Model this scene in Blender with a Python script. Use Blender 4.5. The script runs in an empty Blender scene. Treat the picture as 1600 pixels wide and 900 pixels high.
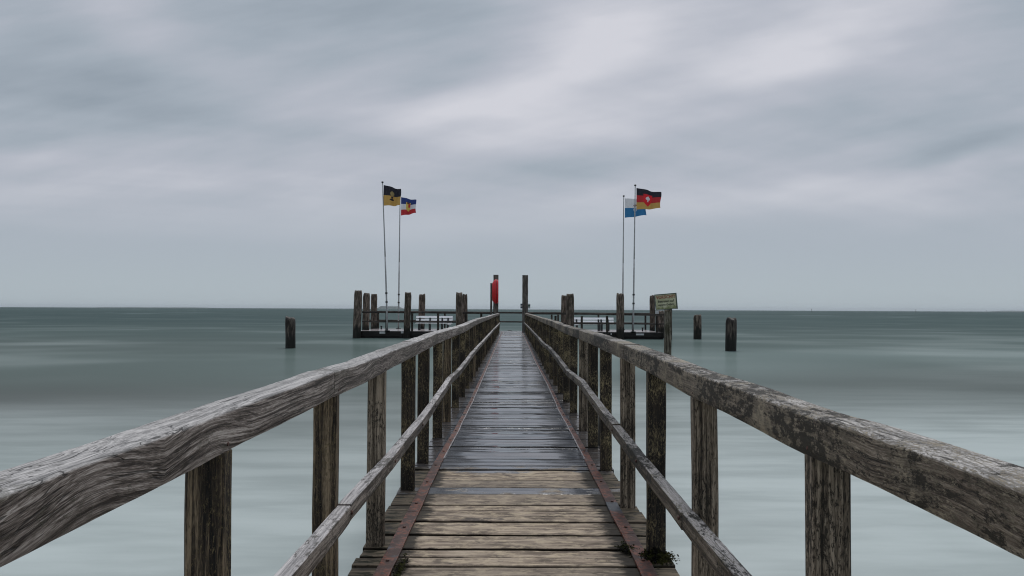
import bpy, bmesh, math, random
from mathutils import Vector, Matrix, noise as mn
R = math.radians
random.seed(7)
S = bpy.context.scene
COL = S.collection

# ------------------------------------------------------------------ camera
CAMZ = 1.80            # metres above the water
FPX = 1155.6
PITCH, ROLL = math.atan(33.2 / FPX), 0.0046
cam_d = bpy.data.cameras.new('camera'); cam = bpy.data.objects.new('camera', cam_d); COL.objects.link(cam)
cam_d.lens = 26; cam_d.sensor_width = 36; cam_d.clip_start = 0.05; cam_d.clip_end = 60000
MC = Matrix.Rotation(R(90) + PITCH, 4, 'X') @ Matrix.Rotation(ROLL, 4, 'Z')
cam.matrix_world = Matrix.Translation((0, 0, CAMZ)) @ MC
S.camera = cam
S.cycles.filter_width = 1.1
S.render.resolution_x = 1024; S.render.resolution_y = 576

# ------------------------------------------------------------------ sky
W = bpy.data.worlds.new('World'); S.world = W; W.use_nodes = True
nt = W.node_tree; nt.nodes.clear()

class NB:
    """tiny node builder"""
    def __init__(s, tree): s.t = tree; s.x = 0
    def n(s, typ, **kw):
        nd = s.t.nodes.new(typ); s.x += 40; nd.location = (s.x, 0)
        for k, v in kw.items(): setattr(nd, k, v)
        return nd
    def put(s, sock, v):
        if isinstance(v, bpy.types.NodeSocket): s.t.links.new(v, sock)
        elif v is not None:
            try: sock.default_value = v
            except Exception: sock.default_value = tuple(v) + (1,)
    def m(s, op, a, b=None, c=None, clamp=False):
        nd = s.n('ShaderNodeMath', operation=op, use_clamp=clamp)
        for i, v in enumerate((a, b, c)): s.put(nd.inputs[i], v) if v is not None else None
        return nd.outputs[0]
    def vm(s, op, a, b=None, sc=None):
        nd = s.n('ShaderNodeVectorMath', operation=op)
        s.put(nd.inputs[0], a)
        if b is not None: s.put(nd.inputs[1], b)
        if sc is not None: s.put(nd.inputs['Scale'], sc)
        return nd.outputs['Value'] if op in ('LENGTH', 'DOT_PRODUCT') else nd.outputs[0]
    def mix(s, f, a, b, blend='MIX'):
        nd = s.n('ShaderNodeMix', data_type='RGBA', blend_type=blend)
        s.put(nd.inputs[0], f); s.put(nd.inputs[6], c4(a)); s.put(nd.inputs[7], c4(b))
        return nd.outputs[2]
    def noise(s, vec, scale=1, detail=3, rough=.5, dist=0):
        nd = s.n('ShaderNodeTexNoise')
        s.put(nd.inputs['Vector'], vec); s.put(nd.inputs['Scale'], scale)
        nd.inputs['Detail'].default_value = detail; nd.inputs['Roughness'].default_value = rough
        nd.inputs['Distortion'].default_value = dist
        return nd.outputs['Fac']
    def ss(s, v, lo, hi, a=0., b=1.):
        nd = s.n('ShaderNodeMapRange', interpolation_type='SMOOTHSTEP')
        for i, q in enumerate((v, lo, hi, a, b)): s.put(nd.inputs[i], q)
        return nd.outputs[0]
    def sep(s, v):
        nd = s.n('ShaderNodeSeparateXYZ'); s.put(nd.inputs[0], v); return nd.outputs
    def comb(s, x, y, z):
        nd = s.n('ShaderNodeCombineXYZ')
        for i, q in enumerate((x, y, z)): s.put(nd.inputs[i], q)
        return nd.outputs[0]
def c4(c):
    if isinstance(c, (tuple, list)) and len(c) == 3: return (*c, 1)
    return c

SUN_EL, SUN_AZ = R(60), R(12)       # azimuth from +Y towards +X
g = NB(nt)
tc = g.n('ShaderNodeTexCoord').outputs['Generated']
x, y, z = g.sep(tc)[:3]
ya = g.m('MAXIMUM', g.m('ABSOLUTE', y), .12)
s_ = g.m('DIVIDE', x, ya); t_ = g.m('DIVIDE', g.m('MAXIMUM', z, 0.), ya)
# warp so that the cloud masses get uneven outlines
wv = g.comb(g.m('MULTIPLY', s_, 3.), g.m('MULTIPLY', t_, 6.), .3)
w1 = g.m('SUBTRACT', g.noise(wv, 1, 3, .5), .5)
w2 = g.m('SUBTRACT', g.noise(g.vm('ADD', wv, (7, 3, 5)), 1, 3, .5), .5)
sw = g.m('ADD', s_, g.m('MULTIPLY', w1, .22)); tw = g.m('ADD', t_, g.m('MULTIPLY', w2, .10))
# (px, py, half-length, half-width, tilt up to the right in degrees, amount) in the picture's pixels -> directions
blobs = [
 (600, 165, 270, 26, -3, .11), (800, 235, 300, 24, 4, .09), (890, 95, 130, 50, 24, .24), (1420, 150, 240, 60, 12, .05),
 (1270, 62, 170, 34, 20, .20), (1400, 275, 280, 24, 7, .13), (215, 40, 120, 45, -30, .09), (420, 300, 320, 24, -8, .09),
 (80, 290, 150, 20, 0, .06), (470, 200, 80, 25, 0, .05), (740, 178, 110, 20, 2, .07), (1130, 130, 200, 30, 15, .06),
 (1060, 30, 300, 40, 12, .05), (60, 235, 110, 22, 10, .05), (1000, 350, 500, 22, 0, .03), (350, 350, 380, 20, -2, .06), (900, 320, 250, 18, 2, .05), (1180, 330, 260, 16, 3, .05),
 (190, 135, 120, 30, -10, -.13), (40, 205, 110, 26, 0, -.12), (690, 112, 100, 32, 8, -.10), (470, 30, 190, 45, 15, -.09),
 (30, 60, 120, 70, 0, -.06), (1560, 120, 150, 34, 20, -.10), (1540, 215, 230, 20, 12, -.13), (1200, 205, 260, 22, 12, -.07),
 (500, 190, 120, 18, 0, -.04), (1500, 335, 260, 18, 4, -.04), (120, 268, 110, 14, -4, -.06), (330, 150, 200, 30, -5, -.07),
 (640, 30, 150, 30, 0, -.06), (980, 268, 140, 12, 4, -.03), (1590, 20, 120, 40, 10, -.05),
]
acc = None
for (bx_, by_, la, lb, an, am) in blobs:
    cs, ct = (bx_ - 800) / FPX, (483 - by_) / FPX
    ca, sa = math.cos(R(an)), math.sin(R(an))
    ds = g.m('SUBTRACT', sw, cs); dt = g.m('SUBTRACT', tw, ct)
    u = g.m('ADD', g.m('MULTIPLY', ds, ca * FPX / la), g.m('MULTIPLY', dt, sa * FPX / la))
    v = g.m('ADD', g.m('MULTIPLY', ds, -sa * FPX / lb), g.m('MULTIPLY', dt, ca * FPX / lb))
    am *= 1.2 if am > 0 else .95
    e = g.m('EXPONENT', g.m('MULTIPLY', g.m('ADD', g.m('MULTIPLY', u, u), g.m('MULTIPLY', v, v)), -.55))
    acc = g.m('MULTIPLY_ADD', e, am, acc if acc is not None else 0.)
# fine streaks on a cloud plane
pz = g.m('ADD', g.m('MAXIMUM', z, 0.), .10)
pu = g.m('DIVIDE', x, pz); pv = g.m('DIVIDE', y, pz)
an = R(62)
au = g.m('ADD', g.m('MULTIPLY', pu, math.sin(an)), g.m('MULTIPLY', pv, math.cos(an)))
av = g.m('SUBTRACT', g.m('MULTIPLY', pu, math.cos(an)), g.m('MULTIPLY', pv, math.sin(an)))
st = g.noise(g.comb(g.m('MULTIPLY', au, .28), g.m('MULTIPLY', av, .95), 2.), 1, 4, .5)
st2 = g.noise(g.comb(g.m('MULTIPLY', au, .22), g.m('MULTIPLY', av, 2.6), 5.), 1, 3, .5)
hz = g.ss(t_, .05, .17)                 # streaks die out in the haze above the horizon
stk = g.m('MULTIPLY', g.m('ADD', g.m('MULTIPLY', g.m('SUBTRACT', st, .5), .34), g.m('MULTIPLY', g.m('SUBTRACT', st2, .5), .18)), hz)
st3 = g.noise(g.comb(g.m('MULTIPLY', s_, 5.), g.m('MULTIPLY', g.m('SUBTRACT', t_, g.m('MULTIPLY', s_, .18)), 24.), 9.), 1, 5, .55)
stk = g.m('ADD', stk, g.m('MULTIPLY', g.m('MULTIPLY', g.m('SUBTRACT', st3, .5), .30), hz))
val = g.m('ADD', g.m('ADD', acc, stk), .475)
cr = g.n('ShaderNodeValToRGB'); g.put(cr.inputs[0], val)
el = cr.color_ramp.elements
el[0].position = .24; el[0].color = (.285, .335, .390, 1)
el[1].position = .77; el[1].color = (.66, .665, .72, 1)
e = el.new(.40); e.color = (.375, .425, .485, 1)
e = el.new(.56); e.color = (.485, .51, .575, 1)
lowc = g.mix(g.ss(t_, .0, .10), (.43, .495, .54), (.405, .46, .52))
cloud = g.mix(g.ss(t_, .03, .20), lowc, cr.outputs[0])
zen = g.m('MULTIPLY', g.ss(z, .40, .95, 1., 2.3), g.ss(y, -.6, .25, .78, 1.))
cloud = g.vm('SCALE', cloud, sc=zen)
sky = g.n('ShaderNodeTexSky', sky_type='NISHITA', sun_disc=False)
sky.sun_elevation = SUN_EL; sky.sun_rotation = SUN_AZ
b1 = g.n('ShaderNodeBackground'); g.put(b1.inputs[0], sky.outputs[0]); b1.inputs[1].default_value = .05
b2 = g.n('ShaderNodeBackground'); g.put(b2.inputs[0], cloud); b2.inputs[1].default_value = 1.0
mx = g.n('ShaderNodeMixShader'); mx.inputs[0].default_value = .94
g.t.links.new(b1.outputs[0], mx.inputs[1]); g.t.links.new(b2.outputs[0], mx.inputs[2])
ow = g.n('ShaderNodeOutputWorld'); g.t.links.new(mx.outputs[0], ow.inputs[0])

# sun behind the overcast
ld = bpy.data.lights.new('sun', 'SUN'); ld.energy = 1.2; ld.angle = R(18); ld.color = (1, .97, .92)
so = bpy.data.objects.new('sun', ld); COL.objects.link(so)
dirv = Vector((math.sin(SUN_AZ) * math.cos(SUN_EL), math.cos(SUN_AZ) * math.cos(SUN_EL), math.sin(SUN_EL)))
so.rotation_euler = dirv.to_track_quat('Z', 'Y').to_euler()
S.view_settings.view_transform = 'Standard'; S.view_settings.look = 'None'
S.view_settings.exposure = 0.0; S.view_settings.gamma = 1.0

# ------------------------------------------------------------------ helpers
M3 = MC.to_3x3()
def P(px, py, Y):
    """world point at depth Y seen at photo pixel px, py"""
    d = M3 @ Vector(((px - 800) / FPX, -(py - 450) / FPX, -1))
    return Vector((0, 0, CAMZ)) + d * (Y / d.y)
def base_y(py, px=800, zw=0.0):
    """depth at which the ray through a pixel meets height zw"""
    d = M3 @ Vector(((px - 800) / FPX, -(py - 450) / FPX, -1))
    return d.y * (zw - CAMZ) / d.z
def link(name, bm, mats, parent=None, smooth=False, loc=None):
    me = bpy.data.meshes.new(name); bm.to_mesh(me); bm.free()
    for m_ in (mats if isinstance(mats, (list, tuple)) else [mats]): me.materials.append(m_)
    if smooth:
        for p in me.polygons: p.use_smooth = True
    if smooth: me.set_sharp_from_angle(angle=R(38))
    o = bpy.data.objects.new(name, me); COL.objects.link(o)
    if loc is not None: o.location = loc
    if parent: o.parent = parent
    return o
def tag(o, label=None, cat=None, group=None, kind=None):
    if label: o['label'] = label
    if cat: o['category'] = cat
    if group: o['group'] = group
    if kind: o['kind'] = kind
    return o
def thing(name, label, cat, loc=(0, 0, 0), group=None):
    o = bpy.data.objects.new(name, None); COL.objects.link(o); o.location = loc
    return tag(o, label, cat, group)
def box(bm, x0, x1, y0, y1, z0, z1, bev=0., mat=0, rot=None, ctr=None):
    r = bmesh.ops.create_cube(bm, size=1); vs = r['verts']
    for v in vs:
        v.co = Vector(((x0 + x1) / 2 + v.co.x * (x1 - x0), (y0 + y1) / 2 + v.co.y * (y1 - y0), (z0 + z1) / 2 + v.co.z * (z1 - z0)))
    fs = {f for v in vs for f in v.link_faces}
    if bev:
        es = list({e for v in vs for e in v.link_edges})
        rb = bmesh.ops.bevel(bm, geom=es, offset=bev, segments=1, affect='EDGES')
        fs = set(rb['faces']) | {f for f in fs if f.is_valid}
        vs = list({v for f in fs for v in f.verts})
    for f in fs:
        if f.is_valid: f.material_index = mat
    if rot is not None: bmesh.ops.transform(bm, matrix=Matrix.Translation(ctr) @ rot @ Matrix.Translation(-Vector(ctr)), verts=vs)
    return vs
def tube(bm, pts, rads, seg=10, cap=True, mat=0):
    rings = []
    for i, (p, r) in enumerate(zip(pts, rads)):
        p = Vector(p)
        d = (Vector(pts[min(i + 1, len(pts) - 1)]) - Vector(pts[max(i - 1, 0)])).normalized()
        a = d.orthogonal().normalized() if i == 0 else (a - d * a.dot(d)).normalized()
        b = d.cross(a)
        rings.append([bm.verts.new(p + (a * math.cos(t) + b * math.sin(t)) * r) for t in [2 * math.pi * k / seg for k in range(seg)]])
    for q in range(len(rings) - 1):
        for k in range(seg):
            f = bm.faces.new((rings[q][k], rings[q][(k + 1) % seg], rings[q + 1][(k + 1) % seg], rings[q + 1][k])); f.material_index = mat; f.smooth = True
    if cap:
        bm.faces.new(rings[0][::-1]).material_index = mat; bm.faces.new(rings[-1]).material_index = mat
def interp(tab, v):
    if v <= tab[0][0]: return tab[0][1]
    for (a, p), (b, q) in zip(tab, tab[1:]):
        if v <= b:
            t = (v - a) / (b - a); return p + (q - p) * t
    return tab[-1][1]
def nz(x_, y_=0., z_=0.): return mn.noise(Vector((x_, y_, z_)))

# ------------------------------------------------------------------ materials
def mat(name):
    m_ = bpy.data.materials.new(name); m_.use_nodes = True
    t = m_.node_tree; t.nodes.clear(); q = NB(t)
    p = q.n('ShaderNodeBsdfPrincipled'); o = q.n('ShaderNodeOutputMaterial'); t.links.new(p.outputs[0], o.inputs[0])
    return m_, q, p
def bump(q, p, h, strength=.5, dist=.01):
    b = q.n('ShaderNodeBump'); b.inputs['Strength'].default_value = strength; b.inputs['Distance'].default_value = dist
    q.put(b.inputs['Height'], h); q.t.links.new(b.outputs[0], p.inputs['Normal'])
def plain(name, col, rough=.5, metal=0., spec=.5, var=.15):
    m_, q, p = mat(name)
    co = q.n('ShaderNodeTexCoord').outputs['Object']
    n_ = q.noise(co, 9, 4, .6)
    dark = tuple(c * (1 - 2 * var) for c in col)
    q.put(p.inputs['Base Color'], q.mix(q.ss(n_, .3, .7), dark, col))
    p.inputs['Roughness'].default_value = rough; p.inputs['Metallic'].default_value = metal; p.inputs['Specular IOR Level'].default_value = spec
    return m_
def wood(name, axis, dark, mid, light, fleck=None, fleck_amt=.0, fleck_scale=1., rough=.75, wavy=0., gs=1., bstr=.6,
         tide=None, moss=None, fine=1., rings=0., pale_top=None):
    """weathered timber: stretched grain along an axis, splits, lichen flecks, moss"""
    m_, q, p = mat(name)
    co = q.n('ShaderNodeTexCoord').outputs['Object']
    rn = q.n('ShaderNodeObjectInfo').outputs['Random']
    off = q.vm('SCALE', (1.7, 2.3, 3.1), sc=q.m('MULTIPLY', rn, 30.))
    X, Y, Z = q.sep(co)[:3]
    if wavy:
        a = q.noise(q.comb(0., q.m('MULTIPLY', Y, 1.3), q.m('MULTIPLY', Z, .8)), 1, 1, .5)
        a2 = q.noise(q.comb(3., q.m('MULTIPLY', Y, 4.5), q.m('MULTIPLY', Z, 3.)), 1, 2, .5)
        kink = q.m('ABSOLUTE', q.m('SUBTRACT', q.noise(q.comb(8., q.m('MULTIPLY', Y, 1.9), 0.), 1, 0, .5), .5))
        wv_ = q.m('ADD', q.m('ADD', q.m('MULTIPLY', a, wavy * .9), q.m('MULTIPLY', a2, wavy * .28)), q.m('MULTIPLY', kink, -wavy * 3.2))
        co = q.comb(q.m('ADD', X, q.m('MULTIPLY', wv_, .35)), Y, q.m('ADD', Z, wv_))
    co2 = q.vm('ADD', co, off)
    def st(a_, l_):   # across, along
        v = [a_, a_, a_]; v['xyz'.index(axis)] = l_
        return q.vm('MULTIPLY', co2, tuple(v))
    g1 = q.noise(st(140 * gs, 3.5), 1, 4, .6)
    g2 = q.noise(st(42 * gs, 1.5), 1, 3, .55)
    g3 = q.noise(st(9, 1.2), 1, 3, .5)
    sm = q.noise(st(420 * gs, 40), 1, 2, .6)
    f = q.m('ADD', q.m('ADD', q.m('MULTIPLY', g1, .45), q.m('MULTIPLY', g2, .40)), q.m('MULTIPLY', g3, .15))
    f = q.m('ADD', f, q.m('MULTIPLY', q.m('SUBTRACT', sm, .5), .26 * fine))
    if rings:       # growth rings cut lengthwise
        xr, _, zr = q.sep(co2)[:3]
        ph = q.m('ADD', q.m('ADD', q.m('MULTIPLY', zr, 62.), q.m('MULTIPLY', xr, 48.)), q.m('ADD', q.m('MULTIPLY', g3, 6.), q.m('MULTIPLY', g2, 1.6)))
        rg = q.m('SINE', q.m('MULTIPLY', ph, 6.283))
        rg = q.m('MULTIPLY', q.ss(rg, .1, .95), q.ss(g3, .35, .6))
        f = q.m('SUBTRACT', f, q.m('MULTIPLY', rg, rings))
    cr = q.n('ShaderNodeValToRGB'); q.put(cr.inputs[0], f)
    e = cr.color_ramp.elements; e[0].position = .40; e[0].color = (*dark, 1); e[1].position = .60; e[1].color = (*light, 1)
    k = e.new(.49); k.color = (*mid, 1)
    colr = cr.outputs[0]
    if pale_top:      # upper side paler, mixed in by the upward slope of the surface
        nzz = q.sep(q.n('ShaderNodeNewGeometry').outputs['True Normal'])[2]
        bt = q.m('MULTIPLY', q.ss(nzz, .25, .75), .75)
        bcol = q.mix(q.ss(f, .36, .60), tuple(c * .40 for c in pale_top), pale_top)
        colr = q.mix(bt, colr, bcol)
    # splits
    sp = q.noise(st(30 * gs, .9), 1, 2, .5)
    crack = q.ss(q.m('ABSOLUTE', q.m('SUBTRACT', sp, .5)), .004, .016, 1., 0.)
    crack = q.m('MULTIPLY', crack, q.ss(q.noise(st(6, 1.5), 1.3, 2), .45, .58))
    colr = q.mix(q.m('MULTIPLY', crack, .8), colr, tuple(c * .25 for c in dark))
    h = q.m('SUBTRACT', f, q.m('MULTIPLY', crack, .5))
    if fleck:
        fs = 1. / fleck_scale
        v = [60 * fs, 60 * fs, 60 * fs]; v['xyz'.index(axis)] = 18 * fs
        fn = q.noise(q.vm('MULTIPLY', co2, tuple(v)), 1, 6, .85)
        big = q.noise(q.vm('MULTIPLY', co2, (5, 5, 5)), 1, 2, .5)
        fm = q.ss(q.m('ADD', fn, q.m('MULTIPLY', q.m('SUBTRACT', big, .5), .35)), .575 - fleck_amt * .15, .615 - fleck_amt * .15)
        colr = q.mix(q.m('MULTIPLY', fm, .9), colr, q.mix(q.ss(q.noise(q.vm('MULTIPLY', co2, (20, 20, 20)), 1, 3), .4, .6), fleck, tuple(c_ * .5 for c_ in fleck)))
        h = q.m('ADD', h, q.m('MULTIPLY', fm, .35))
    if moss:
        mnz = q.noise(q.vm('MULTIPLY', co2, (34, 16, 34)), 1, 6, .8)
        bigm = q.noise(q.vm('MULTIPLY', co2, (2.5, 1.3, 2.5)), 1, 2, .5)
        mm = q.ss(q.m('ADD', mnz, q.m('MULTIPLY', q.m('SUBTRACT', bigm, .5), .8)), .53, .58)
        if len(moss) > 3: mm = q.m('MULTIPLY', mm, moss[3])
        colr = q.mix(mm, colr, moss[:3])
        h = q.m('ADD', h, q.m('MULTIPLY', mm, .25))
    if tide is not None:
        gz = q.sep(q.n('ShaderNodeNewGeometry').outputs['Position'])[2]
        tn = q.noise(q.vm('MULTIPLY', co2, (5, 5, 2)), 1, 4, .6)
        tm = q.ss(q.m('ADD', gz, q.m('MULTIPLY', q.m('SUBTRACT', tn, .5), .9)), tide - .15, tide + .15, 1., 0.)
        colr = q.mix(q.m('MULTIPLY', tm, .92), colr, (.008, .009, .007))
    tr = q.m('ADD', .86, q.m('MULTIPLY', rn, .28))
    colr = q.mix(1., colr, q.comb(tr, tr, tr), 'MULTIPLY')
    q.put(p.inputs['Base Color'], colr)
    q.put(p.inputs['Roughness'], rough); p.inputs['Specular IOR Level'].default_value = .3
    bump(q, p, h, bstr, .006)
    return m_

M = {}
M['rail_l'] = wood('silvered_wood', 'y', (.030, .021, .016), (.165, .132, .112), (.44, .385, .345), rough=.62, wavy=.050, gs=1.35, bstr=.8, rings=.075, pale_top=(.60, .575, .555), moss=(.06, .055, .035, .45))
M['rail_r'] = wood('lichened_wood', 'y', (.028, .020, .013), (.145, .110, .080), (.36, .30, .23), fleck=(.32, .265, .185), fleck_amt=.62, fleck_scale=.30, rough=.66, wavy=.02, gs=1.1, bstr=1., rings=.03, pale_top=(.56, .53, .50), moss=(.022, .017, .010, .92))
M['low_l'] = wood('silvered_low_rail', 'y', (.03, .022, .018), (.12, .096, .08), (.32, .275, .24), rough=.62, wavy=.03, bstr=.8, gs=1.1, rings=.05, pale_top=(.58, .55, .545), moss=(.03, .026, .016, .75))
M['low_r'] = wood('brown_low_rail', 'y', (.015, .011, .008), (.07, .053, .038), (.22, .18, .14), fleck=(.15, .125, .06), fleck_amt=.2, fleck_scale=.5, rough=.62, bstr=.8, pale_top=(.46, .43, .41), moss=(.012, .010, .006, 1.))
M['post_dark'] = wood('dark_lichened_post', 'z', (.004, .003, .002), (.014, .010, .007), (.060, .044, .028), fleck=(.34, .27, .15), fleck_amt=.30, fleck_scale=.40, rough=.7, bstr=.9)
M['post_brown'] = wood('brown_weathered_post', 'z', (.006, .004, .003), (.050, .036, .023), (.26, .195, .125), fleck=(.27, .21, .11), fleck_amt=.1, fleck_scale=.34, rough=.75, bstr=1.)
M['post_grey'] = wood('grey_brown_post', 'z', (.024, .018, .012), (.15, .118, .085), (.38, .31, .235), fleck=(.020, .015, .009), fleck_amt=.25, fleck_scale=.5, rough=.75, bstr=1.)
M['pile'] = wood('mooring_pile_wood', 'z', (.018, .013, .010), (.085, .066, .052), (.26, .21, .17), rough=.8, gs=.22, bstr=1., tide=.70, moss=(.04, .035, .02, .6), fine=.3)
M['post_pile'] = wood('sign_post_wood', 'z', (.02, .017, .012), (.09, .08, .06), (.22, .20, .16), rough=.8, gs=.3, bstr=1., tide=.1, moss=(.03, .03, .015, .7), fine=.3)
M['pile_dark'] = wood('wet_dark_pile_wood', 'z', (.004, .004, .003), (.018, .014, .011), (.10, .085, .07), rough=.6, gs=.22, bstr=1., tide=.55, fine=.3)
M['tallpost'] = wood('tall_square_post_wood', 'z', (.030, .026, .022), (.09, .08, .07), (.17, .155, .135), rough=.8, gs=.25, bstr=.8, fine=.3)
M['headrail'] = wood('head_railing_wood', 'x', (.010, .010, .009), (.040, .034, .029), (.11, .09, .078), rough=.7, gs=.3, bstr=.6, fine=.3)
M['headpost'] = wood('head_railing_post_wood', 'z', (.008, .008, .007), (.032, .028, .022), (.10, .085, .065), rough=.7, gs=.3, bstr=.6, fine=.3)
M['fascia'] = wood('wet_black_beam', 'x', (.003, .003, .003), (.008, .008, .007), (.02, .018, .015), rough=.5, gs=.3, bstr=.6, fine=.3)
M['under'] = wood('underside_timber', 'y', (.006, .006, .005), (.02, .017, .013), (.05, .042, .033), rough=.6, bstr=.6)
M['bench'] = plain('white_painted_slat', (.86, .87, .88), .35, var=.03)
M['bench_leg'] = plain('dark_bench_leg', (.02, .022, .024), .45)
M['pole'] = plain('grey_aluminium_pole', (.42, .43, .43), .45, metal=.1)
M['pole_dark'] = plain('dark_finial_metal', (.03, .03, .03), .5)
M['red'] = plain('red_glossy_shell', (.62, .012, .018), .35, var=.12)
M['red_dark'] = plain('dark_red_seam', (.10, .004, .006), .5)
M['plate_white'] = plain('weathered_white_plate', (.55, .58, .58), .5, var=.1)
M['plate_blue'] = plain('dark_blue_plate', (.03, .06, .10), .5)
M['plate_green'] = plain('green_stripe_plate', (.05, .15, .12), .5)
M['iron'] = plain('dark_iron_fitting', (.03, .03, .03), .5, metal=.5)

# rusty steel strip
m_, q, p = mat('rusty_steel'); M['rust'] = m_
co = q.n('ShaderNodeTexCoord').outputs['Object']
a = q.noise(co, 34, 5, .65); b = q.noise(co, 7, 4, .6); c = q.noise(q.vm('ADD', co, (5, 5, 5)), 3.2, 3, .6)
colr = q.mix(q.ss(a, .35, .65), (.022, .009, .005), (.16, .042, .018))
colr = q.mix(q.ss(b, .46, .56), colr, (.040, .016, .011))
colr = q.mix(q.ss(c, .60, .66), colr, (.05, .055, .062))
colr = q.mix(q.m('MULTIPLY', q.ss(q.noise(co, 60, 3, .7), .63, .70), .6), colr, (.22, .17, .14))
q.put(p.inputs['Base Color'], colr); q.put(p.inputs['Roughness'], q.ss(b, .3, .7, .45, .75)); p.inputs['Specular IOR Level'].default_value = .5
bump(q, p, q.m('ADD', a, b), .6, .004)
M['rust_edge'] = plain('worn_steel_edge', (.50, .45, .44), .3, metal=.3, var=.35)

# deck planks: dry sandy part near, wet part beyond
m_, q, p = mat('deck_planks'); M['deck'] = m_
co = q.n('ShaderNodeTexCoord').outputs['Object']
an_ = q.n('ShaderNodeAttribute', attribute_name='tone'); at = an_.outputs['Color']; ual = q.m('MULTIPLY', q.m('SUBTRACT', an_.outputs['Alpha'], .5), 2.)
sc = q.n('ShaderNodeSeparateColor'); q.t.links.new(at, sc.inputs[0]); ton, wetp, sed = sc.outputs[:3]
X, Y, Z = q.sep(co)[:3]
co2 = q.vm('ADD', co, q.comb(q.m('MULTIPLY', sed, 50.), 0., q.m('MULTIPLY', sed, 9.)))
g1 = q.noise(q.vm('MULTIPLY', co2, (3.2, 95, 20)), 1, 4, .6)
g2 = q.noise(q.vm('MULTIPLY', co2, (1.4, 26, 10)), 1, 4, .6)
g3 = q.noise(q.vm('MULTIPLY', co2, (6, 11, 3)), 1, 5, .65)
f = q.m('ADD', q.m('MULTIPLY', g1, .35), q.m('ADD', q.m('MULTIPLY', g2, .35), q.m('MULTIPLY', q.noise(q.vm('MULTIPLY', co2, (4, 9, 3)), 1, 4, .6), .30)))
cr = q.n('ShaderNodeValToRGB'); q.put(cr.inputs[0], f)
e = cr.color_ramp.elements; e[0].position = .40; e[0].color = (.075, .055, .040, 1); e[1].position = .60; e[1].color = (.44, .355, .27, 1)
k = e.new(.48); k.color = (.23, .178, .132, 1)
dry = cr.outputs[0]
dry = q.mix(q.m('MULTIPLY', q.ss(g3, .50, .66), .75), dry, (.085, .066, .052))                     # grey-brown worn patches
sand = q.noise(q.vm('MULTIPLY', co, (9, 16, 9)), 1, 6, .75)
dry = q.mix(q.m('MULTIPLY', q.ss(sand, .47, .62), .6), dry, (.53, .43, .30))                       # sand
dry = q.mix(q.m('MULTIPLY', q.ss(ton, .3, .85), .45), dry, (.09, .08, .07))
sp = q.noise(q.vm('MULTIPLY', co2, (1.0, 30, 5)), 1, 2, .5)
crk = q.m('MULTIPLY', q.ss(q.m('ABSOLUTE', q.m('SUBTRACT', sp, .5)), .004, .015, 1., 0.), q.ss(q.noise(q.vm('MULTIPLY', co2, (2, 8, 3)), 1, 2), .48, .58))
dry = q.mix(q.m('MULTIPLY', crk, .85), dry, (.02, .015, .01))
# dirt and algae along the steel strips, and mossy ends outside them
ax = q.m('ABSOLUTE', q.m('SUBTRACT', X, .015))
gz = q.noise(q.vm('MULTIPLY', co, (7, 22, 7)), 1, 5, .7)
gz2 = q.noise(q.vm('MULTIPLY', co, (2, 3.5, 2)), 1, 3, .6)
edge = q.m('ADD', q.m('ADD', ax, q.m('MULTIPLY', q.m('SUBTRACT', gz, .5), .30)), q.m('MULTIPLY', q.m('SUBTRACT', gz2, .5), .16))
em = q.ss(edge, .535, .60)
dry = q.mix(q.m('MULTIPLY', em, .93), dry, (.016, .013, .009))
om = q.ss(ax, .70, .73)
outc = q.mix(q.ss(f, .4, .6), (.028, .022, .015), (.16, .125, .085))
outc = q.mix(q.ss(gz, .5, .6), outc, (.018, .017, .008))
dry = q.mix(om, dry, outc)
wn = q.noise(q.vm('MULTIPLY', co, (3, 5, 1)), 1, 5, .6)
yy = q.m('ADD', Y, q.m('MULTIPLY', q.m('SUBTRACT', wn, .5), 1.1))
wet = q.m('MAXIMUM', q.ss(yy, 6.32, 6.50), q.m('MULTIPLY', wetp, q.ss(wn, .36, .50)))
stain = q.m('MULTIPLY', q.ss(q.noise(q.vm('MULTIPLY', co, (3.2, 6.5, 1)), 1, 6, .68), .60, .66), .8)
wetcol = q.mix(q.ss(f, .36, .62), (.010, .011, .014), (.075, .082, .095))
wetcol = q.mix(q.m('MULTIPLY', ton, .4), wetcol, (.10, .105, .12))
wetcol = q.mix(q.m('MULTIPLY', om, .7), wetcol, (.07, .055, .045))
colr = q.mix(wet, q.mix(stain, dry, (.05, .042, .04)), wetcol)
ud = q.m('ABSOLUTE', q.m('SUBTRACT', ual, .5))
jd_ = q.m('ADD', ud, q.m('MULTIPLY', q.m('SUBTRACT', q.noise(q.vm('MULTIPLY', co2, (9, 60, 9)), 1, 3, .6), .5), .06))
jm = q.m('MULTIPLY', q.ss(jd_, q.ss(wet, 0., 1., .462, .435), q.ss(wet, 0., 1., .482, .478)), q.ss(sed, .0, .6, .62, .95))
colr = q.mix(jm, colr, (.006, .005, .004))
q.put(p.inputs['Base Color'], colr)
pud = q.noise(q.vm('MULTIPLY', co, (2.2, 1.1, 1)), 1, 4, .6)
rw = q.m('ADD', q.m('ADD', q.ss(pud, .40, .60, .03, .10), q.m('MULTIPLY', ton, .09)), q.ss(ax, .25, .58, 0., .12))
q.put(p.inputs['Roughness'], q.m('MAXIMUM', q.m('MULTIPLY', jm, .9), q.m('ADD', q.m('MULTIPLY', wet, rw), q.m('MULTIPLY', q.m('SUBTRACT', 1., wet), .8))))
q.put(p.inputs['Specular IOR Level'], q.m('MULTIPLY', q.ss(wet, 0., 1., .25, 1.), q.m('SUBTRACT', 1., jm)))
bump(q, p, q.m('MULTIPLY', q.m('ADD', f, q.m('MULTIPLY', g3, .5)), q.ss(wet, 0., 1., 1., .06)), .7, .008)

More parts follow.
